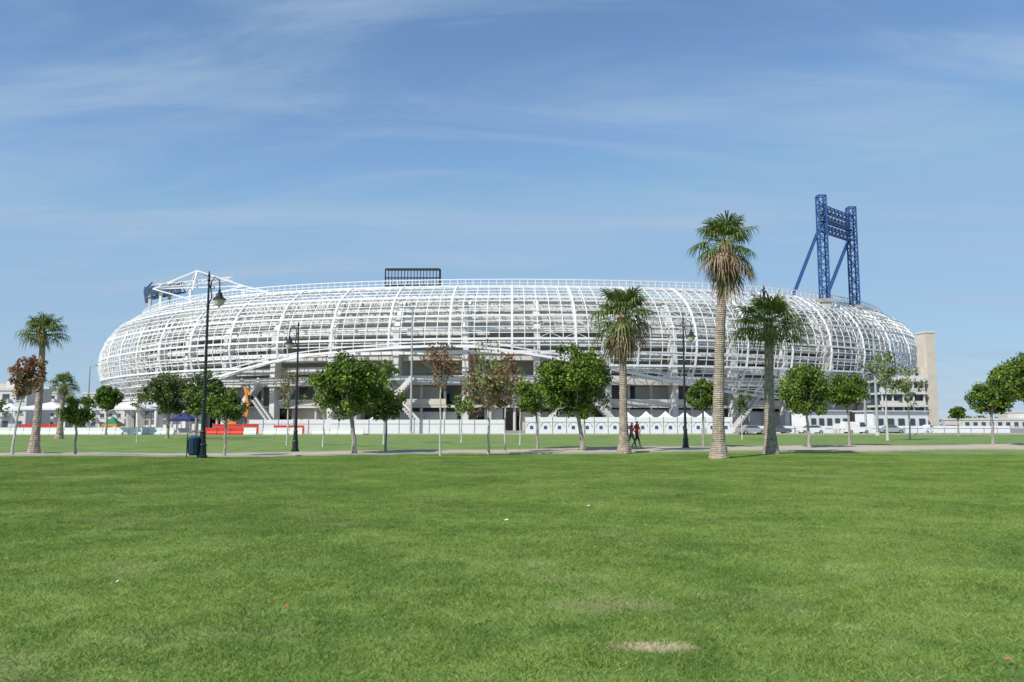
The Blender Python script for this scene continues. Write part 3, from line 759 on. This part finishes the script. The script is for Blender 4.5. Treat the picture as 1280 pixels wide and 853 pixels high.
# ------------------------------------------------------------------ people
SKIN = mat('skin', (.36, .21, .14), .6); HAIR = mat('hair', (.02, .015, .012), .7); SHIRTR = mat('red_shirt', (.55, .05, .06), .8)
BLK = mat('black_cloth', (.025, .025, .03), .85); WSH = mat('white_shoe', (.7, .7, .7), .6); GREYC = mat('grey_cloth', (.10, .11, .13), .85)
def person(x, y, face, ph, shirt, legs, H=1.75, cap=None):
    k = H/1.75
    J = {}; E = []
    def j(n, p, r): J[n] = (p, r)
    s = ph
    j('pel', (0, 0, .95), .135); j('wst', (0, .0, 1.08), .125); j('chs', (.02, 0, 1.30), .15); j('shc', (.01, 0, 1.43), .10); j('nck', (.02, 0, 1.50), .055); j('hd0', (.03, 0, 1.58), .085); j('hd1', (.035, 0, 1.67), .095)
    E += [('pel', 'wst'), ('wst', 'chs'), ('chs', 'shc'), ('shc', 'nck'), ('nck', 'hd0'), ('hd0', 'hd1')]
    for sd, q in ((1, s), (-1, -s)):
        n = 'L' if sd > 0 else 'R'
        j(n+'sh', (0, sd*.19, 1.41), .058); j(n+'el', (-.12*q, sd*.235, 1.13), .042); j(n+'wr', (-.02*q+.07, sd*.22, .90), .027); j(n+'hn', (.02*-q+.09, sd*.215, .83), .032)
        E += [('shc', n+'sh'), (n+'sh', n+'el'), (n+'el', n+'wr'), (n+'wr', n+'hn')]
        j(n+'hp', (0, sd*.09, .90), .098); j(n+'kn', (.15*q+.03, sd*.09, .51), .06)
        ax, az = (.27*q if q > 0 else .36*q), (.10 if q > 0 else .16)
        j(n+'an', (ax, sd*.085, az), .042); j(n+'to', (ax+.17, sd*.09, .045 if q > 0 else .05), .036)
        E += [('pel', n+'hp'), (n+'hp', n+'kn'), (n+'kn', n+'an'), (n+'an', n+'to')]
    names = list(J); me = bpy.data.meshes.new('body'); me.from_pydata([J[n][0] for n in names], [(names.index(a), names.index(b)) for a, b in E], []); me.update()
    tmp = bpy.data.objects.new('tmpbody', me); scene.collection.objects.link(tmp)
    md = tmp.modifiers.new('s', 'SKIN'); 
    if not me.skin_vertices: me.skin_vertices.new()
    sk = me.skin_vertices[0].data
    for i, n in enumerate(names):
        r = J[n][1]; sk[i].radius = (r*1.0, r) if n not in ('wst', 'chs', 'pel') else (r*.80, r*1.15); sk[i].use_root = (n == 'pel')
    sb = tmp.modifiers.new('u', 'SUBSURF'); sb.levels = 2; sb.render_levels = 2
    dg = bpy.context.evaluated_depsgraph_get(); dg.update(); ev = tmp.evaluated_get(dg); m2 = ev.to_mesh()
    mb = MB(); V = [v.co.copy() for v in m2.vertices]
    for p in m2.polygons:
        c = sum((V[i] for i in p.vertices), Vector())/len(p.vertices)
        arm = abs(c.y) > .165 and c.z < 1.5
        if c.z < .10: mm = WSH
        elif arm: mm = shirt if c.z > 1.2 else SKIN
        elif c.z > 1.64 or (c.z > 1.56 and c.x < -.01): mm = cap or HAIR
        elif c.z > 1.475: mm = SKIN
        elif c.z > .93: mm = shirt
        elif c.z > .48: mm = legs
        else: mm = SKIN if legs is BLK else legs
        mb.m.append(mb.mi(mm)); mb.f.append(tuple(p.vertices))
    mb.v = [tuple(v) for v in V]
    ev.to_mesh_clear(); bpy.data.objects.remove(tmp)
    for n, sd in (('L', 1), ('R', -1)):
        h = Vector(J[n+'hn'][0])
        for q, (dx, l) in enumerate(((-.022, .06), (-.008, .075), (.007, .08), (.022, .07))):
            p = h+Vector((dx, 0, -.02)); mb.tube([p, p+Vector((.006, -sd*.004, -l*.5)), p+Vector((.012, -sd*.018, -l))], [.009, .008, .006], 6, SKIN)
        mb.tube([h+Vector((.02, 0, .01)), h+Vector((.045, -sd*.008, -.02)), h+Vector((.05, -sd*.012, -.05))], [.011, .009, .007], 6, SKIN)
    mb.tube([(.118, 0, 1.635), (.145, 0, 1.60), (.12, 0, 1.592)], [.008, .014, .008], 6, SKIN)
    mb.box((.118, 0, 1.565), (.012, .04, .01), RED)
    for sd in (-1, 1): mb.box((.116, sd*.032, 1.635), (.014, .022, .010), HAIR); mb.tube([(.03, sd*.09, 1.64), (.02, sd*.108, 1.62), (.03, sd*.09, 1.585)], [.012, .016, .010], 6, SKIN)
    o = mb.obj('pedestrian', smooth=True); o.location = (x, y, gz(x, y)+.055); o.rotation_euler = (0, 0, face); o.scale = (k, k, k)
    return o
person(7.75, 50.0, radians(15), 1, SHIRTR, BLK, 1.76); person(7.35, 49.6, radians(12), -1, SHIRTR, GREYC, 1.68, WSH)

# ------------------------------------------------------------------ light, sky, camera
EL = radians(45); sx, sy = -.70, -.714; az = atan2(sx, sy)
w = bpy.data.worlds.new('World'); scene.world = w; w.use_nodes = True; nt = w.node_tree; L = nt.links.new; N = nt.nodes.new
bg = nt.nodes['Background']; bg.inputs['Strength'].default_value = .135
sk = N('ShaderNodeTexSky'); sk.sky_type = 'NISHITA'; sk.sun_disc = False; sk.sun_elevation = EL; sk.sun_rotation = az
sk.air_density = 1.1; sk.dust_density = .1; sk.ozone_density = 2.2; sk.altitude = 0
hs = N('ShaderNodeHueSaturation'); hs.inputs['Saturation'].default_value = 1.1; hs.inputs['Value'].default_value = 1.12; L(sk.outputs[0], hs.inputs['Color'])
cap = N('ShaderNodeMix'); cap.data_type = 'RGBA'; cap.blend_type = 'DARKEN'; cap.inputs[0].default_value = .82; L(hs.outputs[0], cap.inputs[6]); cap.inputs[7].default_value = (2.2, 3.5, 5.1, 1)
tc = N('ShaderNodeTexCoord'); sep = N('ShaderNodeSeparateXYZ'); L(tc.outputs['Generated'], sep.inputs[0])
ad = N('ShaderNodeMath'); ad.operation = 'ADD'; ad.inputs[1].default_value = .12; L(sep.outputs['Z'], ad.inputs[0])
dx = N('ShaderNodeMath'); dx.operation = 'DIVIDE'; L(sep.outputs['X'], dx.inputs[0]); L(ad.outputs[0], dx.inputs[1])
dy = N('ShaderNodeMath'); dy.operation = 'DIVIDE'; L(sep.outputs['Y'], dy.inputs[0]); L(ad.outputs[0], dy.inputs[1])
cb_ = N('ShaderNodeCombineXYZ'); L(dx.outputs[0], cb_.inputs[0]); L(dy.outputs[0], cb_.inputs[1])
mp = N('ShaderNodeMapping'); mp.inputs['Rotation'].default_value = (0, 0, radians(-38)); mp.inputs['Scale'].default_value = (.55, 1.9, 1); mp.inputs['Location'].default_value = (1.3, .4, 0); L(cb_.outputs[0], mp.inputs['Vector'])
nz = N('ShaderNodeTexNoise'); nz.inputs['Scale'].default_value = 1.25; nz.inputs['Detail'].default_value = 10; nz.inputs['Roughness'].default_value = .6; nz.inputs['Distortion'].default_value = .7
L(mp.outputs[0], nz.inputs['Vector'])
rp = N('ShaderNodeMapRange'); rp.inputs['From Min'].default_value = .40; rp.inputs['From Max'].default_value = .72; rp.inputs['To Max'].default_value = .65; rp.interpolation_type = 'SMOOTHSTEP'
L(nz.outputs['Fac'], rp.inputs['Value'])
mx = N('ShaderNodeMix'); mx.data_type = 'RGBA'; L(rp.outputs[0], mx.inputs[0]); L(cap.outputs[2], mx.inputs[6]); mx.inputs[7].default_value = (3.0, 4.0, 5.3, 1)
L(mx.outputs[2], bg.inputs['Color'])
sd = bpy.data.lights.new('sun', 'SUN'); sd.energy = 5.0; sd.angle = radians(.5); sd.color = (1, .955, .89)
so = bpy.data.objects.new('sun', sd); scene.collection.objects.link(so)
d = Vector((sx*cos(EL), sy*cos(EL), sin(EL))); so.rotation_euler = d.to_track_quat('Z', 'Y').to_euler(); so.location = (0, 0, 100)
cam = bpy.data.cameras.new('camera'); cam.lens = 28.125; cam.sensor_width = 36; cam.clip_end = 9000; cam.clip_start = .1
co = bpy.data.objects.new('camera', cam); scene.collection.objects.link(co); co.location = (0, 0, 1.65); co.rotation_euler = (radians(95.91), 0, 0)
scene.camera = co
